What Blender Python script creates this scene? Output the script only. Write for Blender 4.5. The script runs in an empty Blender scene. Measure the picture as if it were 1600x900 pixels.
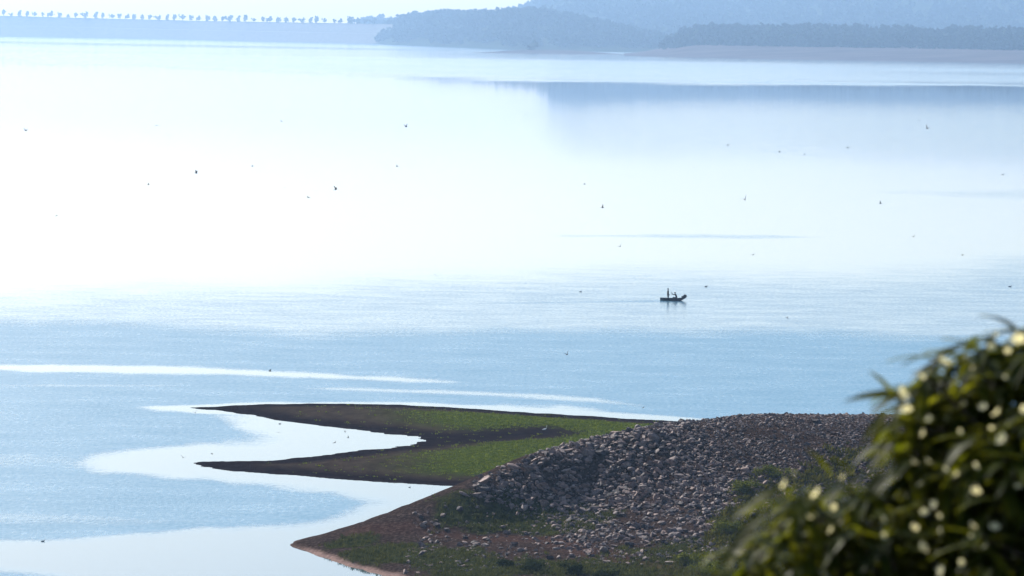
import bpy, math, random
import numpy as np
from mathutils import Vector, Matrix
R = math.radians
rng = np.random.default_rng(7)
random.seed(7)
scn = bpy.context.scene
COL = scn.collection

# ------------------------------------------------------------------ camera
FPX, CW, CH, H = 6000.0, 1600.0, 900.0, 42.5      # focal length in photo pixels, photo size, eye height above the lake
ROLL = math.atan(0.0125)
PITCH = math.atan(410.0 / FPX)
cR0 = np.array([1.0, 0, 0]); cU0 = np.array([0, math.sin(PITCH), math.cos(PITCH)]); cF = np.array([0, math.cos(PITCH), -math.sin(PITCH)])
cR = math.cos(ROLL) * cR0 + math.sin(ROLL) * cU0
cU = -math.sin(ROLL) * cR0 + math.cos(ROLL) * cU0
CAM = np.array([0.0, 0.0, H])
cd = bpy.data.cameras.new('camera'); cam = bpy.data.objects.new('camera', cd); COL.objects.link(cam)
cd.sensor_width = 36.0; cd.lens = 36.0 * FPX / CW; cd.clip_start = 0.5; cd.clip_end = 60000
cam.matrix_world = Matrix(((cR[0], cU[0], -cF[0], CAM[0]), (cR[1], cU[1], -cF[1], CAM[1]), (cR[2], cU[2], -cF[2], CAM[2]), (0, 0, 0, 1)))
cd.dof.use_dof = True; cd.dof.focus_distance = 420; cd.dof.aperture_fstop = 7.0
scn.camera = cam

# ------------------------------------------------------------------ sky, sun, exposure
SUN_EL, SUN_AZ = R(33), R(-34)                    # in front of the camera, a little to the left
w = bpy.data.worlds.new('World'); scn.world = w; w.use_nodes = True
nt = w.node_tree
sky = nt.nodes.new('ShaderNodeTexSky'); sky.sky_type = 'NISHITA'; sky.sun_disc = False
sky.sun_elevation = SUN_EL; sky.sun_rotation = SUN_AZ
sky.altitude = 200; sky.air_density = 1.0; sky.dust_density = 1.8; sky.ozone_density = 1.5
nt.links.new(sky.outputs[0], nt.nodes['Background'].inputs[0])
nt.nodes['Background'].inputs[1].default_value = 0.12
sd = bpy.data.lights.new('sun', 'SUN'); sun = bpy.data.objects.new('sun', sd); COL.objects.link(sun)
sd.energy = 4.7; sd.angle = R(0.6); sd.color = (1.0, 0.94, 0.85)
sdir = Vector((math.sin(SUN_AZ) * math.cos(SUN_EL), math.cos(SUN_AZ) * math.cos(SUN_EL), math.sin(SUN_EL)))
sun.rotation_euler = sdir.to_track_quat('Z', 'Y').to_euler()
sun.location = (0, 0, 100)
scn.view_settings.view_transform = 'Standard'; scn.view_settings.look = 'None'
scn.view_settings.exposure = 0.74; scn.view_settings.gamma = 1.0; scn.view_settings.use_curve_mapping = False
cy = scn.cycles
cy.use_denoising = True
cy.max_bounces = 6; cy.diffuse_bounces = 2; cy.glossy_bounces = 3; cy.volume_bounces = 0; cy.transmission_bounces = 4; cy.transparent_max_bounces = 4
cy.caustics_reflective = False; cy.caustics_refractive = False

# ------------------------------------------------------------------ helpers
def ray(px, py):
    u = (px - 800.0) / FPX; v = (450.0 - py) / FPX
    return cF + u * cR + v * cU
def P(px, py, z=0.0):
    """world point at height z seen in the photograph at (px, py)"""
    d = ray(px, py); t = (z - H) / d[2]
    return CAM + t * d
def PD(px, py, D):
    """world point at forward distance D seen at (px, py)"""
    d = ray(px, py); return CAM + d * (D / d[1])
def proj(x, y, z):
    rx, ry, rz = x - CAM[0], y - CAM[1], z - CAM[2]
    f = ry * cF[1] + rz * cF[2] + rx * cF[0]
    u = rx * cR[0] + ry * cR[1] + rz * cR[2]; v = rx * cU[0] + ry * cU[1] + rz * cU[2]
    return 800 + FPX * u / f, 450 - FPX * v / f
def sst(a, b, x):
    t = np.clip((x - a) / (b - a), 0, 1); return t * t * (3 - 2 * t)

def tag(o, label=None, cat=None, group=None, kind=None):
    if label: o['label'] = label
    if cat: o['category'] = cat
    if group: o['group'] = group
    if kind: o['kind'] = kind
    return o
def empty(name, loc=(0, 0, 0), rz=0.0):
    o = bpy.data.objects.new(name, None); COL.objects.link(o); o.location = loc; o.rotation_euler = (0, 0, rz); return o
def mesh_np(name, V, F, mats, smooth=False, parent=None, mi=None):
    V = np.ascontiguousarray(V, dtype=np.float32); F = np.ascontiguousarray(F, dtype=np.int32)
    m = bpy.data.meshes.new(name)
    n, k = F.shape
    m.vertices.add(len(V)); m.vertices.foreach_set('co', V.ravel())
    m.loops.add(n * k); m.loops.foreach_set('vertex_index', F.ravel())
    m.polygons.add(n); m.polygons.foreach_set('loop_start', np.arange(0, n * k, k, dtype=np.int32))
    m.polygons.foreach_set('loop_total', np.full(n, k, dtype=np.int32))
    m.polygons.foreach_set('use_smooth', np.full(n, smooth, dtype=bool))
    for a in (mats if isinstance(mats, (list, tuple)) else [mats]): m.materials.append(a)
    if mi is not None: m.polygons.foreach_set('material_index', np.ascontiguousarray(mi, dtype=np.int32))
    m.update(); m.validate()
    o = bpy.data.objects.new(name, m); COL.objects.link(o)
    if parent: o.parent = parent
    return o
def attr(o, name, arr, dom='POINT'):
    a = o.data.attributes.new(name, 'FLOAT', dom); a.data.foreach_set('value', np.ascontiguousarray(arr, dtype=np.float32).ravel())
def grid_faces(ny, nx):
    i = np.arange(ny * nx).reshape(ny, nx)
    return np.stack([i[:-1, :-1], i[:-1, 1:], i[1:, 1:], i[1:, :-1]], -1).reshape(-1, 4)
def vnoise(x, y, seed=0):
    """smooth value noise, -1..1"""
    xi = np.floor(x).astype(np.int64); yi = np.floor(y).astype(np.int64); xf = x - xi; yf = y - yi
    def h(a, b):
        n = (a * 374761393 + b * 668265263 + seed * 1442695041) & 0x7fffffff
        n = ((n ^ (n >> 13)) * 1274126177) & 0x7fffffff
        return ((n ^ (n >> 16)) & 0xffff) / 32767.5 - 1
    sx = xf * xf * (3 - 2 * xf); sy = yf * yf * (3 - 2 * yf)
    a = h(xi, yi) * (1 - sx) + h(xi + 1, yi) * sx; b = h(xi, yi + 1) * (1 - sx) + h(xi + 1, yi + 1) * sx
    return a * (1 - sy) + b * sy
def fbm(x, y, s, o=4, seed=0):
    t = 0; a = 1.0; n = 0
    for k in range(o):
        t = t + a * vnoise(x / s * 2 ** k, y / s * 2 ** k, seed + k); n += a; a *= 0.5
    return t / n
def poly_sd(x, y, poly):
    """signed distance to a polygon, positive inside"""
    poly = np.asarray(poly, float); n = len(poly)
    d2 = np.full(x.shape, 1e18); ins = np.zeros(x.shape, bool)
    for i in range(n):
        ax, ay = poly[i]; bx, by = poly[(i + 1) % n]
        ex, ey = bx - ax, by - ay
        t = np.clip(((x - ax) * ex + (y - ay) * ey) / (ex * ex + ey * ey + 1e-12), 0, 1)
        d2 = np.minimum(d2, (x - ax - t * ex) ** 2 + (y - ay - t * ey) ** 2)
        c = (ay > y) != (by > y)
        if ey != 0: ins ^= c & (x < ex * (y - ay) / ey + ax)
    return np.where(ins, 1, -1) * np.sqrt(d2)
def line_d(x, y, pts):
    d2 = np.full(x.shape, 1e18)
    for (ax, ay), (bx, by) in zip(pts[:-1], pts[1:]):
        ex, ey = bx - ax, by - ay
        t = np.clip(((x - ax) * ex + (y - ay) * ey) / (ex * ex + ey * ey), 0, 1)
        d2 = np.minimum(d2, (x - ax - t * ex) ** 2 + (y - ay - t * ey) ** 2)
    return np.sqrt(d2)
def instance(tv, tf, pos, rot, scl):
    """template (tv, tf) copied to N places: rot (N,3,3), scl (N,3)"""
    N = len(pos)
    V = (tv[None] * scl[:, None, :]) @ np.transpose(rot, (0, 2, 1)) + pos[:, None, :]
    F = tf[None] + (np.arange(N) * len(tv))[:, None, None]
    return V.reshape(-1, 3), F.reshape(-1, tf.shape[1])
def rotz(a):
    c, s = np.cos(a), np.sin(a); M = np.zeros((len(a), 3, 3)); M[:, 0, 0] = c; M[:, 0, 1] = -s; M[:, 1, 0] = s; M[:, 1, 1] = c; M[:, 2, 2] = 1; return M
def rand_rot(n):
    q = rng.normal(size=(n, 4)); q /= np.linalg.norm(q, axis=1)[:, None]; a, b, c, d = q.T
    return np.stack([np.stack([1 - 2 * (c * c + d * d), 2 * (b * c - a * d), 2 * (b * d + a * c)], -1),
                     np.stack([2 * (b * c + a * d), 1 - 2 * (b * b + d * d), 2 * (c * d - a * b)], -1),
                     np.stack([2 * (b * d - a * c), 2 * (c * d + a * b), 1 - 2 * (b * b + c * c)], -1)], 1)
def tube(pts, rad, n=7):
    pts = np.asarray(pts, float); V = []; F = []
    for i, p in enumerate(pts):
        t = pts[min(i + 1, len(pts) - 1)] - pts[max(i - 1, 0)]; t /= np.linalg.norm(t)
        a = np.cross(t, [0.3, 0.2, 1.0] if abs(t[2]) < 0.9 else [1, 0, 0]); a /= np.linalg.norm(a); b = np.cross(t, a)
        for k in range(n):
            g = 2 * math.pi * k / n; V.append(p + rad[i] * (math.cos(g) * a + math.sin(g) * b))
    for i in range(len(pts) - 1):
        for k in range(n):
            F.append((i * n + k, i * n + (k + 1) % n, (i + 1) * n + (k + 1) % n, (i + 1) * n + k))
    return np.array(V), np.array(F)
def merge(parts):
    V = []; F = []; o = 0
    for v, f in parts: V.append(v); F.append(np.asarray(f) + o); o += len(v)
    return np.concatenate(V), np.concatenate(F)
def ico(sub):
    import bmesh
    b = bmesh.new(); bmesh.ops.create_icosphere(b, subdivisions=sub, radius=1.0)
    v = np.array([p.co[:] for p in b.verts]); f = np.array([[p.index for p in q.verts] for q in b.faces]); b.free(); return v, f

# ------------------------------------------------------------------ materials
def mat(name, base=(0.5, 0.5, 0.5), rough=0.8, spec=0.3):
    m = bpy.data.materials.new(name); m.use_nodes = True; b = m.node_tree.nodes['Principled BSDF']
    b.inputs['Base Color'].default_value = (*base, 1); b.inputs['Roughness'].default_value = rough
    b.inputs['Specular IOR Level'].default_value = spec
    return m, m.node_tree, b
def N(t, kind, **kw):
    n = t.nodes.new(kind)
    for k, v in kw.items():
        if hasattr(n, k): setattr(n, k, v)
        else: n.inputs[k].default_value = v
    return n
def noise(t, scale, detail=4, coord=None, rough=0.55, vec_scale=None):
    tc = t.nodes.new('ShaderNodeTexCoord'); src = tc.outputs[coord or 'Object']
    if vec_scale:
        mp = t.nodes.new('ShaderNodeMapping'); mp.inputs['Scale'].default_value = vec_scale; t.links.new(src, mp.inputs[0]); src = mp.outputs[0]
    n = t.nodes.new('ShaderNodeTexNoise'); n.inputs['Scale'].default_value = scale; n.inputs['Detail'].default_value = detail; n.inputs['Roughness'].default_value = rough
    t.links.new(src, n.inputs['Vector']); return n.outputs['Fac']
def ramp(t, fac, stops):
    r = t.nodes.new('ShaderNodeValToRGB'); e = r.color_ramp.elements
    while len(e) < len(stops): e.new(0.5)
    for q, (p, c) in zip(e, stops): q.position = p; q.color = (*c, 1)
    t.links.new(fac, r.inputs[0]); return r.outputs[0]
def mix(t, fac, a, b):
    m = t.nodes.new('ShaderNodeMix'); m.data_type = 'RGBA'
    for s, v in ((m.inputs[0], fac), (m.inputs[6], a), (m.inputs[7], b)):
        if isinstance(v, (tuple, float, int)): s.default_value = (*v, 1) if isinstance(v, tuple) else v
        else: t.links.new(v, s)
    return m.outputs[2]
def math_(t, op, a, b=None, clamp=False):
    m = t.nodes.new('ShaderNodeMath'); m.operation = op; m.use_clamp = clamp
    for s, v in ((m.inputs[0], a), (m.inputs[1], b)):
        if v is None: continue
        if isinstance(v, (float, int)): s.default_value = v
        else: t.links.new(v, s)
    return m.outputs[0]
def at(t, name):
    a = t.nodes.new('ShaderNodeAttribute'); a.attribute_name = name; return a.outputs['Fac']
def bump(t, b, h, dist, strength=1.0):
    n = t.nodes.new('ShaderNodeBump'); n.inputs['Distance'].default_value = dist; n.inputs['Strength'].default_value = strength
    t.links.new(h, n.inputs['Height']); t.links.new(n.outputs[0], b.inputs['Normal'])
def leafy(name, c0, c1, scale, trans=0.0, rough=0.6):
    m, t, b = mat(name, c0, .9, 0.0)
    t.links.new(ramp(t, noise(t, scale, 3), [(0.3, c0), (0.7, c1)]), b.inputs['Base Color'])
    if trans:
        tr = t.nodes.new('ShaderNodeBsdfTranslucent'); ms = t.nodes.new('ShaderNodeMixShader'); ms.inputs[0].default_value = trans
        t.links.new(ramp(t, noise(t, scale, 3), [(0.3, tuple(x * 1.4 for x in c0)), (0.7, tuple(x * 1.4 for x in c1))]), tr.inputs[0])
        t.links.new(b.outputs[0], ms.inputs[1]); t.links.new(tr.outputs[0], ms.inputs[2]); t.links.new(ms.outputs[0], t.nodes['Material Output'].inputs[0])
    return m

# ------------------------------------------------------------------ near ground: camera hill, stony headland, grassy spit
SPIT = [(293, 637), (340, 634.5), (420, 631.8), (520, 631), (620, 633), (720, 637.5), (850, 645.5), (1000, 655), (1080, 660), (1180, 672),
        (1180, 740), (1000, 780), (850, 768), (735, 762), (640, 756), (540, 750), (440, 742), (360, 736), (322, 729), (308, 723.5), (345, 720.5),
        (420, 718.5), (500, 712), (560, 704.5), (610, 700), (645, 695), (657, 688), (645, 682), (600, 678), (540, 670), (480, 662.5), (430, 657), (395, 649), (350, 642.5), (315, 640)]
SPITW = [P(*p)[:2] for p in SPIT]
GULLY = [P(*p)[:2] for p in [(650, 688), (740, 686), (810, 684)]]
ctrl = []
def c(px, py, z): q = P(px, py, z); ctrl.append((q[0], q[1], z))
for px, py, z in [(455, 854, 0), (490, 868, 0), (540, 884, 0), (600, 899, 0), (660, 925, 0.0),
                  (500, 841, .55), (545, 827, 1.2), (640, 796, 2.5), (740, 766, 4.0), (870, 719, 6.3), (1000, 681, 8.0), (1080, 661, 8.7), (1150, 651, 9.0), (1300, 649, 9.0), (1390, 649, 9.0), (1600, 650, 9.0), (1850, 650, 9),
                  (900, 760, 4.2), (1080, 740, 5.6), (1250, 740, 6.0), (1400, 740, 6.2), (1080, 820, 2.9), (1250, 820, 3.3), (1400, 820, 3.6), (900, 815, 2.2), (800, 800, 2.4),
                  (700, 820, 1.7), (600, 840, .95), (600, 870, .65), (560, 866, .45), (720, 870, .9), (850, 885, 1.1), (1000, 885, 1.35), (1200, 895, 1.9), (1400, 900, 2.2), (1700, 900, 2.2), (1700, 780, 5)]: c(px, py, z)
r_ = lambda px, D, z: ctrl.append((PD(px, 600, D)[0], D, z))
for px, D, z in [(455, 318, -.8), (545, 323, -.7), (640, 328, -.7), (740, 334, -.6), (870, 343, -.5), (1000, 352, -.2), (1080, 358, .3), (1150, 362, .3), (1300, 366, .3), (1500, 366, .3), (1800, 366, .3),
                 (640, 350, -1.2), (870, 370, -1), (1080, 390, -.8), (1300, 395, -1), (1600, 395, -1), (1850, 395, -1), (300, 320, -1.2), (430, 305, -1), (480, 296, -1), (560, 285, -1), (300, 280, -1.5), (600, 270, -1), (200, 360, -1.5), (750, 285, .6), (1000, 280, 1), (1300, 280, 1.6), (1700, 280, 2)]: r_(px, D, z)
ctrl = np.array(ctrl)
def tps(a, b):
    r2 = (a[:, None, 0] - b[None, :, 0]) ** 2 + (a[:, None, 1] - b[None, :, 1]) ** 2
    return r2 * np.log(r2 + 1e-9) * 0.5
K = tps(ctrl, ctrl) + np.eye(len(ctrl)) * 2.0
Pm = np.c_[np.ones(len(ctrl)), ctrl[:, :2]]
A_ = np.block([[K, Pm], [Pm.T, np.zeros((3, 3))]])
wts = np.linalg.solve(A_, np.r_[ctrl[:, 2], 0, 0, 0])
def head_z(x, y):
    s = x.shape; q = np.c_[x.ravel(), y.ravel()]; out = np.empty(len(q))
    for i in range(0, len(q), 40000):
        k = q[i:i + 40000]; out[i:i + 40000] = tps(k, ctrl) @ wts[:-3] + np.c_[np.ones(len(k)), k] @ wts[-3:]
    return out.reshape(s)
def ground_z(x, y):
    h = head_z(x, y)
    edge = np.minimum(sst(265, 285, y) * sst(412, 392, y), sst(-60, -35, x) * sst(95, 75, x))
    h = np.clip(h, -1.8, 10) * edge + (-1.5) * (1 - edge)
    h = h + np.where(h > -0.3, 0.10 * fbm(x, y, 5, 3, 3) + 0.05 * fbm(x, y, 1.2, 2, 9), 0)
    # terraces worn by the falling lake level
    h = h + np.where(h > 0, 0.05 * np.sin(h * 9 + 1.5 * fbm(x, y, 9, 2, 21)), 0) * sst(3.5, 2.0, h)
    d = poly_sd(x, y, SPITW) + 0.9 * fbm(x, y * 0.5, 5, 3, 5) + 0.35 * fbm(x * 1.0, y, 1.4, 2, 15) + 1.1 * fbm(x * 0.12, y, .9, 2, 17) * sst(14, 3, line_d(x, y, GULLY[:2]))
    dg = line_d(x, y, GULLY)
    sp = np.where(d > 0, 0.02 + 0.62 * sst(0, 14, d), -1.5 * sst(0, -8, d) - 0.01)
    sp = np.where(d > 0, np.maximum(sp - 0.25 * sst(9, 1, dg), np.minimum(0.02 + .03 * d, .1)), sp)
    near = 40.9 - 0.13 * y - 0.00085 * y * np.abs(y)
    near = np.where(y < 0, 40.9 - 0.06 * y, near) - 0.0009 * x * x * sst(10, 80, np.abs(x))
    near = np.maximum(near, 1.3 + 0.3 * fbm(x, y, 20, 3, 8)) * sst(320, 270, y) - 3.0 * sst(270, 300, y)
    near = near * sst(-80, -30, x) * sst(330, 200, np.abs(x)) - 3 * sst(-50, -85, x) - 3.0 * sst(200, 330, np.abs(x))
    return np.maximum(np.maximum(h, sp), near), d, dg
def lines(*segs):
    o = []
    for a, b, s in segs: o += list(np.arange(a, b, s))
    return np.array(o)
gx = lines((-14000, -400, 800), (-400, -100, 25), (-100, -48, 3), (-48, 62, 0.3), (62, 100, 3), (100, 400, 25), (400, 14001, 800))
gy = lines((-400, -60, 20), (-60, 270, 3), (270, 292, 1), (292, 440, 0.3), (440, 500, 4), (500, 1000, 50), (1000, 25001, 800))
GX, GY = np.meshgrid(gx, gy)
GZ, SD, SG = ground_z(GX, GY)
def gz(x, y):
    x = np.atleast_1d(np.asarray(x, float)); y = np.atleast_1d(np.asarray(y, float)); return ground_z(x, y)[0]
def surf(px_, py_):
    """point of the ground seen at (px, py)"""
    d = ray(px_, py_); tt = np.linspace(285, 345, 1500); pts = CAM + tt[:, None] * d
    g = gz(pts[:, 0], pts[:, 1]); k = int(np.argmax(g > pts[:, 2])); return pts[k] if (g > pts[:, 2]).any() else pts[-1]
isS = (SD > -3) & (GZ < 1.0) & (GY > 325)
wet = sst(6.5, 2.0, SD + 1.2 * fbm(GX, GY, 6, 3, 31)); wet = np.maximum(wet, sst(9.5, 2.5, SG + 2.5 * fbm(GX, GY * .6, 9, 3, 33)) * sst(22, 10, GX))
gpx, gpy = proj(GX, GY, GZ)
dry = sst(4.0, 10, np.minimum(SD, SG * 1.25) + 2.0 * fbm(GX, GY, 8, 4, 35))
green = dry * sst(520, 780, gpx + 70 * fbm(GX, GY, 10, 3, 37))
green = np.where(isS, green, 0); wet = np.where(isS, wet, 0)
# headland cover: grass patches and bare red track low on its flank
hd = (~isS) & (GY > 200) & (GY < 400)
def patch(px, py, rx, ry, seed):
    q = surf(px, py); return sst(1.15, 0.6, np.hypot((GX - q[0]) / rx, (GY - q[1]) / ry) + 0.9 * fbm(GX, GY, 2.2, 4, seed))
gr = np.zeros_like(GX)
for a in [(555, 847, 2.2, 2.5, 40), (610, 862, 4.0, 4, 41), (690, 868, 5, 4, 42), (800, 885, 7, 5, 43), (900, 815, 4, 3, 44), (790, 812, 4, 3, 45), (850, 808, 4, 3, 48), (720, 800, 3, 3, 52), (1180, 860, 9, 9, 47), (950, 890, 9, 4, 49), (1300, 870, 12, 9, 50)]: gr = np.maximum(gr, patch(*a))
gr = np.where(hd, gr, 0)
TRACK = [surf(a, b)[:2] for a, b, z in [(560, 830, .9), (640, 822, 1.2), (720, 838, 1.1), (780, 843, 1.3), (850, 842, 1.5), (920, 862, 1.5), (1000, 880, 1.4), (1080, 890, 1.6)]]
red = np.where(hd, sst(2.0, 0.5, line_d(GX, GY, TRACK) + 0.8 * fbm(GX, GY, 3, 3, 51)), 0)
red = np.maximum(red, np.where(hd, sst(5, 1.5, line_d(GX, GY, [P(1200, 652, 9)[:2], P(1320, 652, 9)[:2], P(1700, 655, 9)[:2]])), 0) * sst(7.8, 8.6, GZ))
sand = np.where(hd & (gpx < 800), sst(0.26, 0.08, GZ + 0.12 * fbm(GX, GY, 3, 3, 55)), 0) * (GZ > -0.1) * sst(-19, -15, GX)

m_ground, t, b = mat('earth', rough=1.0, spec=0.0)
big = noise(t, 0.35, 5); fine = noise(t, 3.0, 6, rough=0.7)
soil = ramp(t, fine, [(0.30, (0.014, 0.010, 0.009)), (0.52, (0.044, 0.030, 0.025)), (0.70, (0.13, 0.092, 0.080))])
redc = ramp(t, fine, [(0.25, (0.05, 0.024, 0.017)), (0.7, (0.125, 0.062, 0.046))])
sandc = ramp(t, fine, [(0.25, (0.16, 0.10, 0.085)), (0.7, (0.40, 0.28, 0.24))])
grass = ramp(t, noise(t, 1.6, 5, rough=0.7), [(0.3, (0.016, 0.022, 0.007)), (0.52, (0.036, 0.048, 0.013)), (0.75, (0.08, 0.075, 0.028))])
mud = ramp(t, noise(t, 0.8, 5, vec_scale=(1, 0.5, 1)), [(0.3, (0.030, 0.022, 0.018)), (0.7, (0.060, 0.044, 0.032))])
wetc = ramp(t, noise(t, 0.9, 5), [(0.3, (0.008, 0.005, 0.007)), (0.7, (0.020, 0.014, 0.016))])
turf = ramp(t, noise(t, 1.1, 8, rough=0.78, vec_scale=(1, 0.35, 1)), [(0.32, (0.034, 0.044, 0.006)), (0.5, (0.050, 0.076, 0.007)), (0.72, (0.074, 0.104, 0.010))])
col = mix(t, at(t, 'spit'), soil, mud)
col = mix(t, at(t, 'green'), col, turf)
col = mix(t, at(t, 'wet'), col, wetc)
col = mix(t, math_(t, 'MULTIPLY', at(t, 'weeds'), math_(t, 'MULTIPLY', fine, 1.7, True)), col, grass)
col = mix(t, at(t, 'red'), col, redc)
col = mix(t, at(t, 'sand'), col, sandc)
t.links.new(col, b.inputs['Base Color'])
bump(t, b, math_(t, 'ADD', fine, math_(t, 'MULTIPLY', noise(t, 12, 4), 0.4)), 0.28)
V = np.stack([GX, GY, GZ], -1).reshape(-1, 3)
ground = mesh_np('ground', V, grid_faces(*GX.shape), m_ground, smooth=True)
red = red * .35
for n_, a_ in (('spit', isS * 1.0), ('green', green), ('wet', wet), ('weeds', gr), ('red', red), ('sand', sand)): attr(ground, n_, a_)
tag(ground, kind='structure')

# ------------------------------------------------------------------ water
NA, NR = 620, 760
az = np.linspace(-0.42, 0.42, NA); dep = np.concatenate([np.linspace(9, 70, 120), np.linspace(70.5, 1000, NR - 160), np.linspace(1010, 2600, 40)])
WY = (H * FPX / dep)[:, None] * np.ones(NA)[None]; WX = WY * az[None]
wx, wy = proj(WX, WY, np.zeros_like(WX))
n1 = fbm(WX / WY * 900, 3000 * np.log(WY) * 0.06, 60, 4, 61)
n2 = fbm(WX / WY * 900, 3000 * np.log(WY) * 0.12, 12, 4, 63)
def soft(poly, feather, sx=0.12):
    p = [(a * sx, b_) for a, b_ in poly]
    return sst(-feather, feather, poly_sd(wx * sx, wy, p) + feather * (0.9 * n1 + 0.8 * n2))
ruf = np.zeros_like(WX)
W_ = 6000
# wind-ruffled belt below the far shores, the wide ruffled reach in front of the spit, ruffles round the spit
ruf = np.maximum(ruf, 0.34 * soft([(-W_, -60), (W_, 60), (W_, 190), (2400, 150), (1600, 134), (900, 126), (500, 116), (250, 103), (0, 97), (-W_, 60)], 6) * np.clip(1 + .45 * vnoise(wx / 900, (wy - .013 * wx) / 5.0, 77), .4, 1.5))
ruf = ruf * (1 - 0.55 * sst(3, 1, np.abs(wy - (66 + 0.019 * wx))) * sst(900, 500, wx))
ruf = np.maximum(ruf, 0.55 * soft([(620, 124), (900, 127), (1600, 135), (2400, 145), (2400, 142), (1600, 132), (900, 125)], 1.2))
ruf = np.maximum(ruf, 0.42 * soft([(900, 369), (1020, 366.5), (1150, 367), (1270, 371), (1150, 373), (1000, 371)], 3, 0.06))
ruf = np.maximum(ruf, 0.22 * soft([(1380, 300), (1700, 296), (2400, 290), (2400, 330), (1700, 322)], 8))
ruf = np.maximum(ruf, (0.27 - .21 * sst(205, 270, wy)) * sst(140, 190, wy) * sst(700, 1050, wx))
ruf = np.maximum(ruf, 0.25 * sst(405, 455, wy + 10 * n1) * sst(900, 1700, wx))
ruf = np.maximum(ruf, 0.50 * sst(400, 470, wy + 0.02 * (wx - 600) + 26 * n1)); ruf = np.maximum(ruf, sst(458, 540, wy - 0.02 * (wx - 0) * sst(2000, 0, wx) + 22 * n1 + 14 * sst(500, 0, wx)))
def calm(amount, mask):
    global ruf
    ruf = ruf * (1 - amount * mask)
calm(.88, soft([(-900, 568), (-300, 569), (0, 568), (150, 568.5), (300, 572), (430, 578), (600, 589), (700, 597), (560, 594), (430, 590), (300, 586), (150, 583), (0, 581), (-300, 580), (-900, 578)], 4, 0.1))
calm(.35, soft([(-900, 601), (0, 600), (250, 600), (400, 606), (250, 605), (0, 604), (-900, 605)], 2.2, 0.1))
calm(.6, soft([(380, 602), (560, 606), (700, 610), (840, 616), (930, 622), (1000, 634), (900, 626), (760, 618), (600, 613), (450, 607)], 2.6, 0.1))
calm(.9, soft([(215, 636), (330, 631), (430, 628.5), (560, 627.5), (700, 631), (850, 639), (1000, 648), (1120, 656), (1300, 660), (1300, 675), (700, 680), (420, 650), (300, 646)], 1.8, 0.08))
calm(1, soft([(215, 637), (320, 648), (368, 664), (374, 680), (345, 691), (250, 696), (150, 707), (105, 722), (150, 738), (300, 750), (430, 762), (520, 772), (590, 786), (590, 800), (900, 800), (900, 640), (400, 632)], 8, 0.12))
calm(1, soft([(650, 780), (590, 792), (500, 812), (420, 822), (300, 829), (150, 840), (0, 850), (-300, 866), (-300, 885), (0, 884), (60, 893), (150, 905), (300, 960), (500, 1200), (1000, 1200), (900, 760)], 7, 0.12))
calm(.3, soft([(-400, 800), (0, 800), (180, 806), (330, 815), (200, 822), (0, 820), (-400, 826)], 5, 0.12))
calm(.3, soft([(-400, 690), (0, 700), (140, 712), (100, 735), (0, 735), (-400, 735)], 12, 0.12))
# boat wake
ruf = np.maximum(ruf, 0)
wk = sst(1.6, 0.3, np.abs(wy - (470.5 + (1030 - wx) * 0.014))) * sst(640, 900, wx) * sst(1042, 1030, wx)
m_water, t, b = mat('lake_water', (0.030, 0.075, 0.105), 0.05, 0.5)
b.inputs['IOR'].default_value = 1.333
rf0 = at(t, 'ruffle')
streak = noise(t, 0.16, 7, vec_scale=(0.5, 1, 1), rough=0.72); chop = noise(t, 2.0, 4, vec_scale=(1.0, 0.45, 1), rough=0.65)
edge = math_(t, 'MULTIPLY', math_(t, 'MULTIPLY', rf0, math_(t, 'SUBTRACT', 1.0, rf0)), 4.0)
rf = math_(t, 'ADD', rf0, math_(t, 'MULTIPLY', edge, math_(t, 'SUBTRACT', math_(t, 'ADD', math_(t, 'MULTIPLY', streak, .5), math_(t, 'MULTIPLY', chop, .5)), 0.5)), True)
rmod = math_(t, 'MULTIPLY', rf, math_(t, 'ADD', -0.12, math_(t, 'ADD', math_(t, 'MULTIPLY', streak, 0.9), math_(t, 'MULTIPLY', chop, 1.1))))
t.links.new(math_(t, 'ADD', math_(t, 'MULTIPLY', rmod, 0.33), 0.035), b.inputs['Roughness'])
nb = t.nodes.new('ShaderNodeBump'); nb.inputs['Distance'].default_value = 0.08
t.links.new(chop, nb.inputs['Height']); t.links.new(math_(t, 'MULTIPLY', rf, 0.7), nb.inputs['Strength']); t.links.new(nb.outputs[0], b.inputs['Normal'])
t.links.new(mix(t, rf, (0.045, 0.075, 0.085), (0.030, 0.150, 0.240)), b.inputs['Base Color'])
water = mesh_np('water', np.stack([WX, WY, np.zeros_like(WX)], -1).reshape(-1, 3), grid_faces(*WX.shape)[:, ::-1], m_water, smooth=True)
attr(water, 'ruffle', np.clip(np.where(ruf > .45, .45 + (ruf - .45) * 1.5, ruf) + 0.35 * wk, 0, 1)); tag(water, kind='structure')

# ------------------------------------------------------------------ far shores
def canopy(n, seed=0, spread=0.5, leaf=0.11):
    """unit-tall crown of leaf clumps (quads) through a lumpy volume: x, y +-spread, z 0..1"""
    r = np.random.default_rng(seed)
    L = r.normal(size=(7, 3)) * [spread * .45, spread * .45, .16] + [0, 0, .58]
    c_ = L[r.integers(0, 7, n)] + r.normal(size=(n, 3)) * [spread * .27, spread * .27, .12]
    c_[:, 2] = np.clip(c_[:, 2], 0.12, 1.0)
    d = rand_rot(n); q = np.array([[-1, -1, 0], [1, -1, 0], [1, 1, 0], [-1, 1, 0]]) * leaf
    sc = r.uniform(.6, 1.4, n)
    V = (q[None] * sc[:, None, None]) @ np.transpose(d, (0, 2, 1)) + c_[:, None]
    return V.reshape(-1, 3), np.arange(n * 4).reshape(n, 4)
m_far = leafy('far_foliage', (0.030, 0.042, 0.022), (0.050, 0.065, 0.035), 0.02)
m_bark, t, b = mat('bark', (0.10, 0.075, 0.055), 0.9, 0.1)
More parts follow.
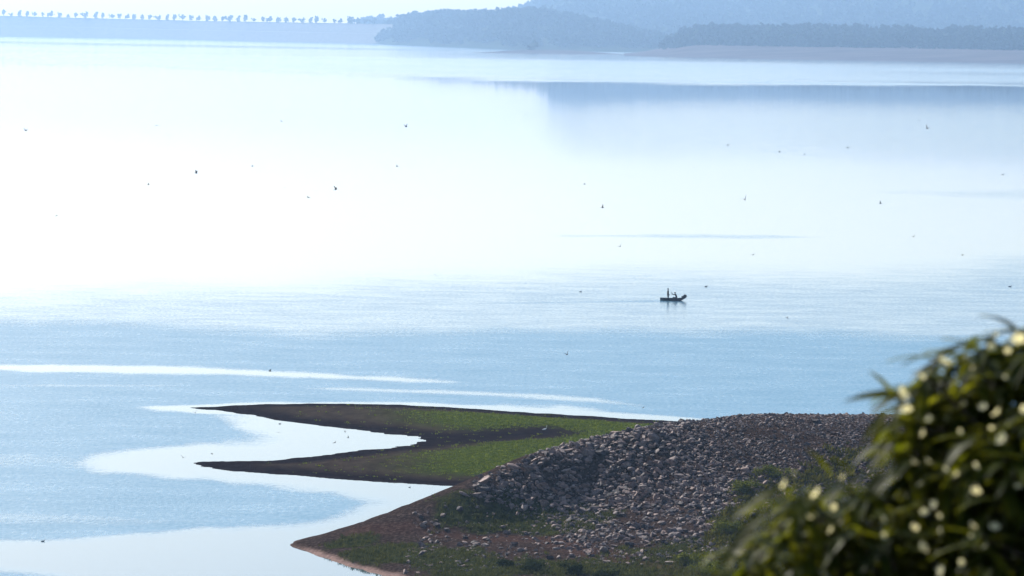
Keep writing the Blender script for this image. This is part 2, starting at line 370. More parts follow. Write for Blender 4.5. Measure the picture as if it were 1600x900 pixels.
t.links.new(ramp(t, noise(t, 6, 5, vec_scale=(1, 1, 0.2)), [(0.3, (0.05, 0.04, 0.03)), (0.7, (0.16, 0.12, 0.09))]), b.inputs['Base Color'])
m_hill, t, b = mat('hillside', (0.06, 0.08, 0.03), 1.0, 0.0)
t.links.new(ramp(t, noise(t, 0.02, 6), [(0.3, (0.025, 0.035, 0.018)), (0.7, (0.04, 0.05, 0.025))]), b.inputs['Base Color'])
m_bank, t, b = mat('bare_bank', (0.2, 0.13, 0.1), 1.0, 0.0)
t.links.new(ramp(t, noise(t, 0.03, 6, vec_scale=(0.3, 1, 3)), [(0.3, (0.065, 0.055, 0.055)), (0.7, (0.12, 0.10, 0.095))]), b.inputs['Base Color'])

def col_x(px, D): return PD(px, 60, D)[0]
def yh(px): return 30 + 0.0125 * px
def zat(px, py, D): return H - (py - yh(px)) * D / FPX
# wooded hills beyond the lake
pxs = np.linspace(560, 2500, 260)
shoreD = np.interp(pxs, [560, 590, 640, 700, 800, 900, 1000, 1060, 1300, 2500], [8300, 8080, 7700, 7290, 6750, 6600, 6500, 6500, 6600, 6900])
topB = np.interp(pxs, [560, 585, 600, 622, 640, 700, 740, 780, 838, 880, 1080], [66, 60, 44, 36, 31, 27, 27, 24, 22, 30, 74])
topC = np.interp(pxs, [560, 780, 815, 835, 850, 870, 900, 1000, 1100, 1200, 1300, 1400, 1600, 1900, 2500], [40, 32, 22, 12, -5, -28, -52, -46, -30, -30, -42, -55, -65, -80, -60])
ts = np.concatenate([np.linspace(-0.05, 1, 40), np.linspace(1.05, 2.2, 50)])
HX = []; HY = []; HZ = []
for px, sD, tB, tC in zip(pxs, shoreD, topB, topC):
    D = np.where(ts <= 1, sD + ts * 600, sD + 600 + (ts - 1) * (10200 - sD - 600))
    zB = max(zat(px, tB, sD + 600) - 9, 1); zC = max(zat(px, tC, 9900), 5)
    z = zB * sst(0, 1, ts) ** 0.8 * np.where(ts > 1, sst(2.0, 1.0, ts) * 0.4 + 0.6, 1)
    z = np.maximum(z, zC * sst(1.0, 1.95, ts)) - 3 * sst(0.02, -0.05, ts)
    HX.append([col_x(px, d) for d in D]); HY.append(D); HZ.append(z)
HX, HY, HZ = map(np.array, (HX, HY, HZ))
HZ = HZ + np.where(HZ > 2, np.minimum(HZ * .12, 6) * fbm(HX, HY, 500, 4, 71), 0)
hills = mesh_np('hills', np.stack([HX, HY, HZ], -1).reshape(-1, 3), grid_faces(*HX.shape)[:, ::-1], m_hill, smooth=True); tag(hills, kind='structure')
def scatter_on(GXf, GYf, GZf, n, power=1.0, zmin=2.5, jrange=None):
    ny, nx = GXf.shape
    j0, j1 = jrange or (0, nx - 1)
    i = rng.uniform(0, ny - 1.001, n); j = j0 + (j1 - j0 - .001) * rng.uniform(0, 1, n) ** power
    ii = i.astype(int); jj = j.astype(int); fi = i - ii; fj = j - jj
    def L(A): return (A[ii, jj] * (1 - fi) * (1 - fj) + A[ii + 1, jj] * fi * (1 - fj) + A[ii, jj + 1] * (1 - fi) * fj + A[ii + 1, jj + 1] * fi * fj)
    p = np.stack([L(GXf), L(GYf), L(GZf)], -1); return p[p[:, 2] > zmin]
def forest(name, pos, h0, h1, ncl, templates=5, leaf=0.11, spread=.5):
    parts = []
    idx = rng.integers(0, templates, len(pos))
    for k in range(templates):
        p = pos[idx == k]
        if not len(p): continue
        tv, tf = canopy(ncl, 100 + k, spread, leaf); hh = h0 + (h1 - h0) * rng.uniform(0, 1, len(p)) ** 1.5
        s = np.stack([hh * rng.uniform(.8, 1.3, len(p)), hh * rng.uniform(.8, 1.3, len(p)), hh], -1)
        parts.append(instance(tv, tf, p - [0, 0, .5], rotz(rng.uniform(0, 6.28, len(p))), s))
    V, F = merge(parts); return mesh_np(name, V, F, m_far)
fo = forest('forest', np.concatenate([scatter_on(HX, HY, HZ, 2600, 1, 4, (4, 42)), scatter_on(HX[:75], HY[:75], HZ[:75], 1500, 1, 4, (30, 42))]), 10, 24, 60); tag(fo, 'hazy dense wood covering the long headland across the lake', 'forest', kind='stuff')
fo = forest('forest', scatter_on(HX, HY, HZ, 6000, 1, 8, (42, 80)), 12, 26, 26, leaf=.16); tag(fo, 'pale blue wooded hillside rising out of the top of the picture', 'forest', kind='stuff')
# right shore: bare bank with a wood on top
pxs2 = np.linspace(975, 2500, 200); u2 = np.linspace(-0.04, 1, 60)
X2 = []; Y2 = []; Z2 = []
for px in pxs2:
    sD = np.interp(px, [975, 1000, 1200, 1600, 2500], [5680, 5600, 5400, 5200, 5000]); rise = sst(975, 1100, px)
    D = sD + u2 * 900; z = 16.5 * sst(-0.02, 0.33, u2) * rise + 15 * sst(.33, .75, u2) * sst(1010, 1120, px) - 2.5 * sst(0.0, -0.04, u2) - 1.0 * sst(.6, 1, u2)
    X2.append([col_x(px, d) for d in D]); Y2.append(D); Z2.append(z)
X2, Y2, Z2 = map(np.array, (X2, Y2, Z2)); Z2 = Z2 + np.where(Z2 > 1, .8 * fbm(X2, Y2, 80, 4, 81), 0)
sh = mesh_np('shore_bank', np.stack([X2, Y2, Z2], -1).reshape(-1, 3), grid_faces(*X2.shape)[:, ::-1], m_bank, smooth=True); tag(sh, kind='structure')
wp = scatter_on(X2, Y2, Z2, 2600, 1, 12, (22, 56)); wpx, _ = proj(wp[:, 0], wp[:, 1], wp[:, 2]); wp = wp[(wpx > 1044 + 10 * rng.random(len(wp)))]
ed = scatter_on(X2, Y2, Z2, 700, 1, 9, (21, 25)); epx, _ = proj(ed[:, 0], ed[:, 1], ed[:, 2]); ed = ed[epx > 1042]
fo = forest('forest', np.concatenate([wp, ed]), 9, 21, 90); tag(fo, 'dark blue wood in a band above the bare bank across the lake', 'forest', kind='stuff')
# low island in front of the headland
pi = P(862, 84.5); ix = np.linspace(-1, 1, 80); iy = np.linspace(-1, 1, 24); IX, IY = np.meshgrid(ix, iy)
rr = np.hypot(IX, IY) + .12 * fbm(IX, IY, .5, 3, 91)
IZ = 5.5 * sst(1.0, 0.15, rr) - 1.2 * sst(.92, 1.1, rr)
isl = mesh_np('island', np.stack([pi[0] + IX * 125, pi[1] + 110 + IY * 110, IZ], -1).reshape(-1, 3), grid_faces(24, 80), m_bank, smooth=True); tag(isl, kind='structure')
def far_tree(loc, h, wid, tmpl, conical=False):
    root = empty('tree', loc)
    tv, tf = canopy(90, 300 + tmpl, .42, .10); tv = tv.copy()
    if conical: k = 1.15 - tv[:, 2]; tv[:, 0] *= k * 1.3; tv[:, 1] *= k * 1.3; tv[:, 2] -= .08
    cr = mesh_np('crown', tv * [wid, wid, h], tf, m_far, parent=root)
    tv, tf = tube([(0, 0, -.6), (0.01 * h, 0, h * .3), (0, .01 * h, h * .7)], [h * .035, h * .028, h * .012], 6)
    mesh_np('trunk', tv, tf, m_bark, parent=root); return root
q = PD(835, 78, pi[1] + 110)
o = far_tree((q[0], q[1], 5.0), 16, 30, 3, True); tag(o, 'single cone shaped tree on the low island across the lake', 'tree')

# ------------------------------------------------------------------ dam with its row of trees
m_dam, t, b = mat('dam_stone_face', (0.3, 0.28, 0.26), 0.9, 0.15)
t.links.new(ramp(t, noise(t, 0.06, 6, vec_scale=(1, 1, 4)), [(0.3, (0.09, 0.09, 0.085)), (0.7, (0.14, 0.135, 0.125))]), b.inputs['Base Color'])
dpx = np.array([-900, -400, 0, 150, 300, 450, 600, 720]); wl = np.array([36, 46, 56, 58.6, 61.6, 65, 68.6, 71.5]); ct = np.array([6, 16.5, 25.5, 29.5, 33.3, 36, 38.3, 41])
dense = np.linspace(-900, 720, 120); DW = []; 
for px in dense:
    y0 = np.interp(px, dpx, wl); y1 = np.interp(px, dpx, ct); D0 = H * FPX / (y0 - yh(px)) if y0 - yh(px) > 8 else H * FPX / 8.
    D0 = min(D0, 13500); zc = zat(px, y1, D0 + 95)
    DW.append([(col_x(px, D0 - 12), D0 - 12, -6), (col_x(px, D0), D0, 0), (col_x(px, D0 + 50), D0 + 50, zc * .52), (col_x(px, D0 + 54), D0 + 54, zc * .53), (col_x(px, D0 + 95), D0 + 95, zc), (col_x(px, D0 + 107), D0 + 107, zc), (col_x(px, D0 + 210), D0 + 210, -6)])
DW = np.array(DW)
dam = empty('dam', tuple(DW[60, 1])); off = DW[60, 1]
mesh_np('embankment', (DW - off).reshape(-1, 3), grid_faces(DW.shape[0], DW.shape[1])[:, ::-1], m_dam, parent=dam)
# low crest wall
cw = []; 
for i in range(len(DW)):
    c0 = DW[i, 4] - off; 
    cw += [c0 + (0, .6, -.05), c0 + (0, .6, 1.4), c0 + (0, 1.4, 1.4), c0 + (0, 1.4, -.05)]
mesh_np('crest_wall', np.array(cw), grid_faces(len(DW), 4), m_dam, parent=dam)
tag(dam, 'long pale stone faced dam closing the far left end of the lake', 'dam')
tx = [5.6, 18, 30, 43, 54, 66.5, 79, 92, 106, 118.5, 134, 149, 161, 175, 186, 199, 208, 222, 234, 248.5, 260.6, 273, 285, 298,
      310, 323, 335.6, 348, 359, 371.6, 384, 396.6, 410.6, 421, 433.5, 447, 459, 473.4, 484.7, 495, 507, 522, 531.6, 545.6, 559, 571, 584]
thh = {0: 1.25, 1: .55, 2: 1.0, 5: .7, 6: 1.15, 8: .45, 10: 1.3, 11: 1.1, 13: .85, 22: 1.2, 28: 1.3, 30: 1.2, 31: .6, 33: 1.15, 39: 1.15, 41: .6, 43: 1.35, 44: 1.0}
ordn = ['first', 'second', 'third', 'fourth', 'fifth', 'sixth', 'seventh', 'eighth', 'ninth', 'tenth', 'eleventh', 'twelfth', 'thirteenth', 'fourteenth', 'fifteenth', 'sixteenth', 'seventeenth', 'eighteenth', 'nineteenth', 'twentieth', 'twenty-first', 'twenty-second', 'twenty-third', 'twenty-fourth']
protos = []
for i, px in enumerate(tx):
    y1 = np.interp(px, dpx, ct); y0 = np.interp(px, dpx, wl); D0 = H * FPX / (y0 - yh(px)) + 101
    s = thh.get(i, random.uniform(.85, 1.0)); hh = 9.6 * (.35 + .65 * s) * D0 / FPX; ww = hh * random.uniform(.72, 1.0)
    loc = (col_x(px, D0), D0, zat(px, y1, D0 - 6))
    look = 'tall' if s > 1.1 else 'low' if s < .75 else 'round'
    lab = (f'{look} crowned small tree on the dam, {ordn[i]} from the left end of the row' if i < 24 else
           f'{look} crowned small tree on the dam, {ordn[46 - i]} from the wooded headland')
    o = far_tree(loc, hh, ww, i % 9); tag(o, lab, 'tree', 'trees in a row along the dam')

# ------------------------------------------------------------------ rocks on the headland
rock_mats = []
for nm, a, b_ in (('grey_rock', (.075, .052, .048), (.25, .18, .16)), ('pinkish_rock', (.10, .062, .053), (.32, .215, .18)), ('dark_rock', (.02, .015, .018), (.075, .056, .06)), ('pale_rock', (.12, .09, .08), (.32, .25, .22))):
    m, t, b = mat(nm, a, .85, .25); f = noise(t, 3.5, 6, rough=.7)
    t.links.new(ramp(t, f, [(.32, a), (.68, b_)]), b.inputs['Base Color']); b.inputs['Roughness'].default_value = .7; b.inputs['Specular IOR Level'].default_value = .3; bump(t, b, noise(t, 7, 6, rough=.75), .10); rock_mats.append(m)
def rock_tmpl(seed, sub=2):
    v, f = ico(sub); r = np.random.default_rng(seed); v = v.copy()
    for k in range(13):
        n = r.normal(size=3); n /= np.linalg.norm(n); d = r.uniform(.38, .75); e = v @ n; v -= np.where(e > d, e - d, 0)[:, None] * n
    v += r.normal(size=v.shape) * .045; return v, f
RT = [rock_tmpl(s) for s in range(10)]
ROCKPOLY = [(722, 776), (735, 752), (800, 725), (870, 695), (1000, 655), (1080, 640), (1150, 630), (1330, 636), (1420, 650), (1460, 740), (1360, 850), (1220, 915), (1120, 930), (960, 910), (900, 865), (860, 830), (780, 792)]
n = 130000
x = rng.uniform(-8, 36, n); y = rng.uniform(292, 345, n); z = gz(x, y); px, py = proj(x, y, z)
sdp = poly_sd(px, py, ROCKPOLY)
dens = sst(-4, 12, sdp) * np.clip(1.15 - 1.0 * sst(735, 900, py - 0.08 * (px - 900)), .12, 1)
dens = dens * np.where(gz(x, y + .6) > gz(x, y) - 1, 1, 0)
dens *= np.clip(1.05 + 1.7 * fbm(x, y, 3.2, 4, 101), .10, 1)
stray = (poly_sd(px, py, [(470, 850), (640, 798), (740, 770), (930, 830), (1080, 900), (600, 900)]) > 3) * .09
cres = np.where(z > .05, 1, 0)
keep = rng.random(n) < np.maximum(dens, stray) * cres * (.36 + .24 * sst(960, 1200, px))
x, y, z, px, py = (a[keep] for a in (x, y, z, px, py))
big_ = np.clip(1.02 - .22 * sst(960, 1260, px) - .35 * sst(790, 700, py) * sst(1000, 1150, px), .4, 1.2)
size = (.085 + .34 * rng.random(len(x)) ** 3.2) * big_ * np.where(py > 800, .85, 1)
size = size * np.where(rng.random(len(x)) < .06, 1.6, 1)
def rock_rot(n):
    a = rng.normal(0, .35, n) - .25; bq = rng.normal(0, .35, n) + .2; M = rotz(rng.normal(.5, .7, n))
    ca, sa = np.cos(a), np.sin(a); Rx = np.zeros((n, 3, 3)); Rx[:, 0, 0] = 1; Rx[:, 1, 1] = ca; Rx[:, 1, 2] = -sa; Rx[:, 2, 1] = sa; Rx[:, 2, 2] = ca
    cb, sb = np.cos(bq), np.sin(bq); Ry = np.zeros((n, 3, 3)); Ry[:, 1, 1] = 1; Ry[:, 0, 0] = cb; Ry[:, 0, 2] = sb; Ry[:, 2, 0] = -sb; Ry[:, 2, 2] = cb
    return M @ Rx @ Ry
rot = rock_rot(len(x)); scl = np.stack([size * rng.uniform(.9, 1.6, len(x)), size * rng.uniform(.7, 1.1, len(x)), size * rng.uniform(.55, .95, len(x))], -1)
pos = np.stack([x, y, z + scl[:, 2] * rng.uniform(-.15, .35, len(x))], -1)
kind = rng.choice(4, len(x), p=[.42, .26, .22, .10]); tm = rng.integers(0, len(RT), len(x))
inview = (px < 1380) & (py < 895)
order = np.argsort(-np.where(inview, size, 0)); top = order[:290]; rest = order[290:]
parts = []; mis = []
for k in range(len(RT)):
    for q_ in range(4):
        s_ = rest[(tm[rest] == k) & (kind[rest] == q_)]
        if len(s_): v, f = instance(*RT[k], pos[s_], rot[s_], scl[s_]); parts.append((v, f)); mis.append(np.full(len(f), q_))
V, F = merge(parts)
o = mesh_np('rubble', V, F, rock_mats, mi=np.concatenate(mis)); tag(o, 'small broken stones packed over the headland slope', 'rubble', kind='stuff')
RM = {}
for k in range(len(RT)):
    for q_ in range(4):
        me = bpy.data.meshes.new('rock'); me.from_pydata(RT[k][0].tolist(), [], RT[k][1].tolist()); me.materials.append(rock_mats[q_]); RM[k, q_] = me
klab = ['grey', 'pinkish', 'dark', 'pale']
def add_rock(p, Rm, s, k, q_, lab, group='rocks on the headland'):
    o = bpy.data.objects.new('rock', RM[k, q_]); COL.objects.link(o)
    M = Matrix(Rm.tolist()).to_4x4() @ Matrix.Diagonal((*s, 1)); M.translation = Vector(p); o.matrix_world = M; return tag(o, lab, 'rock', group)
for i in top:
    reg = 'upper left part of the slope' if px[i] < 1000 and py[i] < 790 else 'upper right part of the slope' if py[i] < 760 else 'foot of the slope'
    if px[i] < 745: reg = 'grassy tip of the headland'
    add_rock(pos[i], rot[i], scl[i], tm[i], kind[i], f'{klab[kind[i]]} angular rock lying on the {reg} of the stony headland', f'{klab[kind[i]]} rocks, {reg}')
for (a, b_, s, k, q_, lab) in [(754, 768, (.85, .6, .42), 1, 2, 'big dark boulder at the lower left end of the rock slope by the water'),
                              (1158, 652, (.34, .3, .30), 3, 2, 'small dark rock standing up alone on the skyline of the crest'),
                              (1046, 880, (.75, .4, .14), 5, 3, 'pale flat slab at the foot of the rocks near the bottom edge'),
                              (1030, 868, (.32, .25, .2), 2, 3, 'pale square stone just above the flat slab at the foot'),
                              (970, 833, (.40, .3, .2), 7, 3, 'pale rock in the grass below the middle of the slope'),
                              (648, 802, (.26, .2, .18), 6, 3, 'small pale rock beside the ridge line of the grassy tip'),
                              (640, 861, (.3, .22, .13), 4, 3, 'pale flat stone in the green grass near the headland tip'),
                              (740, 862, (.32, .22, .13), 8, 3, 'pale flat stone in the grass right of the other flat stone'),
                              (1385 - 110, 661, (.55, .3, .3), 9, 2, 'dark rock on the red earth of the crest')]:
    p = surf(a, b_) + [0, 0, s[2] * .35]; add_rock(p, np.eye(3), s, k, q_, lab, 'rocks on the headland')

# ------------------------------------------------------------------ ground plants on the headland
def blades(n, h, wd, seed):
    r = np.random.default_rng(seed); V = []; F = []
    for i in range(n):
        a = r.uniform(0, 6.28); l = h * r.uniform(.5, 1); ln = r.uniform(.1, .7) * l; x0, y0 = r.normal(0, .09, 2)
        c_, s_ = math.cos(a), math.sin(a); k = len(V)
        V += [(x0 - s_ * wd, y0 + c_ * wd, 0), (x0 + s_ * wd, y0 - c_ * wd, 0), (x0 + c_ * ln * .5 + s_ * wd, y0 + s_ * ln * .5 - c_ * wd, l * .7), (x0 + c_ * ln, y0 + s_ * ln, l)]
        F.append((k, k + 1, k + 2, k + 3))
    return np.array(V, float), np.array(F)
def gidx(x, y):
    i = np.clip(np.searchsorted(gy, y), 0, len(gy) - 1); j = np.clip(np.searchsorted(gx, x), 0, len(gx) - 1); return i, j
m_grass = leafy('grass_blades', (0.022, 0.030, 0.007), (0.085, 0.085, 0.024), 2.2, .3)
m_weed = leafy('olive_weeds', (0.030, 0.034, 0.005), (0.095, 0.085, 0.012), 1.0, .3)
n = 60000; x = rng.uniform(-18, 45, n); y = rng.uniform(282, 330, n); i, j = gidx(x, y); k = rng.random(n) < gr[i, j] * .45; x, y = x[k], y[k]; z = gz(x, y); px, py = proj(x, y, z)
ok = (z > .12); x, y, z, px = x[ok], y[ok], z[ok], px[ok]
parts = []
for q_ in range(4):
    s_ = np.where((np.arange(len(x)) % 4 == q_) & (px < 1090))[0]; tv, tf = blades(7, .34, .022, 400 + q_)
    sc = rng.uniform(.5, 1.15, len(s_)); parts.append(instance(tv, tf, np.stack([x[s_], y[s_], z[s_] - .02], -1), rotz(rng.uniform(0, 6.28, len(s_))), np.stack([sc * 1.2, sc * 1.2, sc], -1)))
V, F = merge(parts); o = mesh_np('grass', V, F, m_grass); tag(o, 'tufts of dark green grass over the low flank of the headland', 'grass', kind='stuff')
# short turf and stranded tufts on the spit
n = 90000; x = rng.uniform(-24, 30, n); y = rng.uniform(345, 432, n); i, j = gidx(x, y); k = rng.random(n) < np.maximum(green[i, j] ** 1.8 * .45, .012 * (SD[i, j] > 1.5) * isS[i, j]); x, y = x[k], y[k]; z = gz(x, y)
m_turf = leafy('short_turf', (0.050, 0.072, 0.008), (0.13, 0.155, 0.020), 1.6, .35)
tv, tf = blades(6, .20, .03, 430); sc = rng.uniform(.4, 1.2, len(x)); V, F = instance(tv, tf, np.stack([x, y, z - .02], -1), rotz(rng.uniform(0, 6.28, len(x))), np.stack([sc * 1.5, sc * 1.5, sc], -1))
o = mesh_np('turf', V, F, m_turf); tag(o, 'bright green turf on the two arms of the spit', 'grass', kind='stuff')
n = 42000; x = rng.uniform(8, 48, n); y = rng.uniform(280, 332, n); z = gz(x, y); px, py = proj(x, y, z)
WEED = [(1060, 915), (1090, 870), (1120, 820), (1160, 770), (1210, 745), (1300, 720), (1420, 715), (1700, 700), (1700, 1000), (1000, 1000)]
sdw = poly_sd(px, py, WEED) + 22 * fbm(x, y, 2.2, 3, 111); k = rng.random(n) < sst(-24, 50, sdw) * .62; x, y, z = x[k], y[k], z[k]
parts = []
for q_ in range(4):
    s_ = np.where(np.arange(len(x)) % 4 == q_)[0]; tv, tf = blades(9, .5, .04, 500 + q_); sc = rng.uniform(.4, 1.3, len(s_)) * (1 + .5 * fbm(x[s_], y[s_], 2.5, 2, 7))
    parts.append(instance(tv, tf, np.stack([x[s_], y[s_], z[s_] - .03], -1), rotz(rng.uniform(0, 6.28, len(s_))), np.stack([sc * 1.3, sc * 1.3, sc], -1)))
V, F = merge(parts); o = mesh_np('weeds', V, F, m_weed); tag(o, 'olive weeds growing over the lower right of the rock slope', 'weeds', kind='stuff')
m_shrub = leafy('shrub_leaves', (0.012, 0.018, 0.006), (0.04, 0.05, 0.014), 1.5, .2)
m_shrub2 = leafy('olive_shrub_leaves', (0.05, 0.065, 0.010), (0.12, 0.125, 0.02), 1.5, .35)
def shrub(p, rx, hh, m, seed, lab, grp):
    root = empty('shrub', tuple(p)); r = np.random.default_rng(seed); nl = 1500
    L = r.normal(size=(9, 3)) * [rx * .45, rx * .35, hh * .15] + [0, 0, hh * .5]
    c_ = L[r.integers(0, 9, nl)] + r.normal(size=(nl, 3)) * [rx * .22, rx * .22, hh * .16]; c_[:, 2] = np.abs(c_[:, 2])
    qd = np.array([[-1, -.45, 0], [1, -.45, 0], [1, .45, 0], [-1, .45, 0]]) * .055
    V = (qd[None] * r.uniform(.6, 1.5, nl)[:, None, None]) @ np.transpose(rand_rot(nl), (0, 2, 1)) + c_[:, None]
    mesh_np('foliage', V.reshape(-1, 3), np.arange(nl * 4).reshape(nl, 4), m, parent=root)
    st = [tube([(0, 0, -.1), tuple(l * .5), tuple(l)], [.03, .018, .006], 5) for l in L]; v, f = merge(st); mesh_np('stem', v, f, m_bark, parent=root)
    return tag(root, lab, 'shrub', grp)
for k, (a, b_, rx, hh, mm, lab) in enumerate([
    (835, 893, 1.1, 1.0, 0, 'dark low shrub at the bottom edge below the red track'), (790, 886, .7, .6, 0, 'small dark shrub left of the dark low shrub at the bottom'),
    (893, 897, 1.0, .8, 0, 'dark shrub at the bottom edge right of the red track bend'), (948, 905, 1.0, .7, 0, 'dark shrub cut by the bottom edge left of the pale flat slab'),
    (1080, 880, .9, .9, 1, 'olive shrub at the foot of the slope right of the flat slab'), (1135, 835, 1.2, 1.2, 1, 'olive shrub among the rocks left of the flowering bush'),
    (1165, 770, 1.1, 1.1, 1, 'upper olive shrub where the rocks meet the weeds'), (1110, 900, 1.4, 1.1, 1, 'broad olive shrub cut by the bottom edge'), (1205, 745, 1.0, .9, 1, 'olive shrub touching the leftmost flowers of the bush'), (1190, 862, 1.5, 1.5, 1, 'large olive shrub low beside the flowering bush')]):
    shrub(surf(a, b_), rx, hh, (m_shrub, m_shrub2)[mm], 600 + k, lab, 'shrubs on the headland')

# ------------------------------------------------------------------ boat and its two men
m_hull, t, b = mat('dark_painted_wood', (.02, .02, .03), .5, .4); t.links.new(ramp(t, noise(t, 4, 5, vec_scale=(.3, 1, 3)), [(.3, (.012, .013, .022)), (.7, (.035, .035, .05))]), b.inputs['Base Color'])
m_dk, t, b = mat('dark_cloth', (.02, .02, .028), .9, .1); t.links.new(ramp(t, noise(t, 12, 3), [(.3, (.012, .012, .018)), (.7, (.03, .03, .04))]), b.inputs['Base Color'])
m_skin, t, b = mat('skin', (.09, .05, .035), .6, .3); t.links.new(ramp(t, noise(t, 12, 3), [(.3, (.075, .042, .03)), (.7, (.105, .06, .042))]), b.inputs['Base Color'])
m_net, t, b = mat('fishing_net', (.03, .03, .03), .95, .1); t.links.new(ramp(t, noise(t, 18, 4), [(.3, (.015, .016, .02)), (.7, (.05, .05, .055))]), b.inputs['Base Color']); bump(t, b, noise(t, 25, 4), .03)
bp = P(1047, 469.5)
boat = empty('fishing_boat', (bp[0], bp[1], 0), R(-4))
st = []; NS = 22
for i in range(NS):
    u = i / (NS - 1); X = -1.55 + u * 4.1
    rise = .85 * max(0, (u - .72) / .28) ** 1.5; keel = -.12 + .62 * max(0, (u - .72) / .28) ** 1.3
    wd = .52 * min(1, (u / .12 + .75) ** 1 if u < .12 else 1) * (1 - max(0, (u - .55) / .45) ** 2.0 * .93)
    gun = .36 + .28 * max(0, (u - .6) / .4) ** 1.6 + .05 * (1 - u)
    pr = []
    for k in range(9):
        g = -1 + 2 * k / 8; pr.append((X, wd * math.sin(g * math.pi / 2) * (1 if abs(g) < 1 else 1.04), keel + (gun - keel) * abs(g) ** 2.4))
    st.append(pr)
o_ = np.array(st); inn = o_ * [1, .90, 1]; inn[:, :, 2] = np.minimum(o_[:, :, 2] + .05, o_[:, :, 2].max(axis=1)[:, None] - .0); inn[:, 0, 2] = o_[:, 0, 2]; inn[:, -1, 2] = o_[:, -1, 2]
v1, f1 = o_.reshape(-1, 3), grid_faces(NS, 9); v2, f2 = inn.reshape(-1, 3), grid_faces(NS, 9)[:, ::-1]
V, F = merge([(v1, f1), (v2, f2)]); n0 = NS * 9
ex = []
for i in range(NS - 1):
    for k in (0, 8): ex.append((i * 9 + k, (i + 1) * 9 + k, n0 + (i + 1) * 9 + k, n0 + i * 9 + k))
for i in (0, NS - 1):
    for k in range(8): ex.append((i * 9 + k, i * 9 + k + 1, n0 + i * 9 + k + 1, n0 + i * 9 + k))
for k in range(4): ex.append((k, 8 - k, 7 - k, k + 1))
mesh_np('hull', V, np.concatenate([F, np.array(ex)]), m_hull, smooth=False, parent=boat)
def box(x0, x1, y0, y1, z0, z1):
    v = np.array([(a, b_, c_) for a in (x0, x1) for b_ in (y0, y1) for c_ in (z0, z1)], float)
    return v, np.array([(0, 1, 3, 2), (4, 6, 7, 5), (0, 4, 5, 1), (2, 3, 7, 6), (0, 2, 6, 4), (1, 5, 7, 3)])
for a in (-1.1, .75): v, f = box(a, a + .22, -.44, .44, .26, .30); mesh_np('bench', v, f, m_hull, parent=boat)
v, f = box(-1.35, 1.1, -.20, .20, .0, .03); mesh_np('floorboard', v, f, m_hull, parent=boat)
tag(boat, 'small dark wooden fishing boat with a raised bow on the open lake', 'boat')
def skin_obj(name, joints, edges, m, parent=None, sub=2):
    me = bpy.data.meshes.new(name); me.from_pydata([j[0] for j in joints], edges, []); me.materials.append(m)
    o = bpy.data.objects.new(name, me); COL.objects.link(o)
    if parent: o.parent = parent
    md = o.modifiers.new('skin', 'SKIN'); md.use_smooth_shade = True; ms = o.modifiers.new('sub', 'SUBSURF'); ms.levels = sub; ms.render_levels = sub
    for k, j in enumerate(joints):
        sv = me.skin_vertices[0].data[k]; r_x = j[1] if isinstance(j[1], tuple) else (j[1], j[1]); sv.radius = r_x; sv.use_root = (k == 0)
    return o
def person(loc, rz, J, lab):
    """J: joint dictionary; torso, limbs, head and fingers as one skinned body"""
    names = list(J); idx = {k: i for i, k in enumerate(names)}
    chains = [['pelvis', 'waist', 'chest', 'neck', 'jaw', 'skull', 'crown'], ['jaw', 'nose']]
    for s in 'lr':
        chains += [['chest', 'sh' + s, 'el' + s, 'wr' + s, 'palm' + s], ['pelvis', 'hip' + s, 'kn' + s, 'an' + s, 'toe' + s]]
        chains += [['palm' + s, f'f{k}{s}'] for k in range(4)] + [['wr' + s, 'th' + s]]
    E = sorted({(idx[a], idx[b_]) for c_ in chains for a, b_ in zip(c_[:-1], c_[1:])})
    body = skin_obj('person', [J[k] for k in names], E, m_skin); body.location = loc; body.rotation_euler = (0, 0, rz)
    def cloth(nm, ks, grow, m):
        ii = {k: i for i, k in enumerate(ks)}; e = [(ii[names[a]], ii[names[b_]]) for a, b_ in E if names[a] in ii and names[b_] in ii]
        skin_obj(nm, [(J[k][0], tuple(np.array(J[k][1] if isinstance(J[k][1], tuple) else (J[k][1],) * 2) + grow)) for k in ks], e, m, body)
    cloth('shirt', ['waist', 'chest', 'shl', 'ell', 'shr', 'elr'], .022, m_dk)
    cloth('trousers', ['pelvis', 'waist', 'hipl', 'knl', 'anl', 'hipr', 'knr', 'anr'], .018, m_dk)
    cr = np.array(J['crown'][0]); sk = np.array(J['skull'][0]); v, f = ico(2); v = v * [.102, .092, .085]; mesh_np('hair', v + (cr * .6 + sk * .4) + [-.015, 0, .035], f, m_dk, True, body)
    body.scale = (1.3, 1.15, 1.03); return tag(body, lab, 'person')
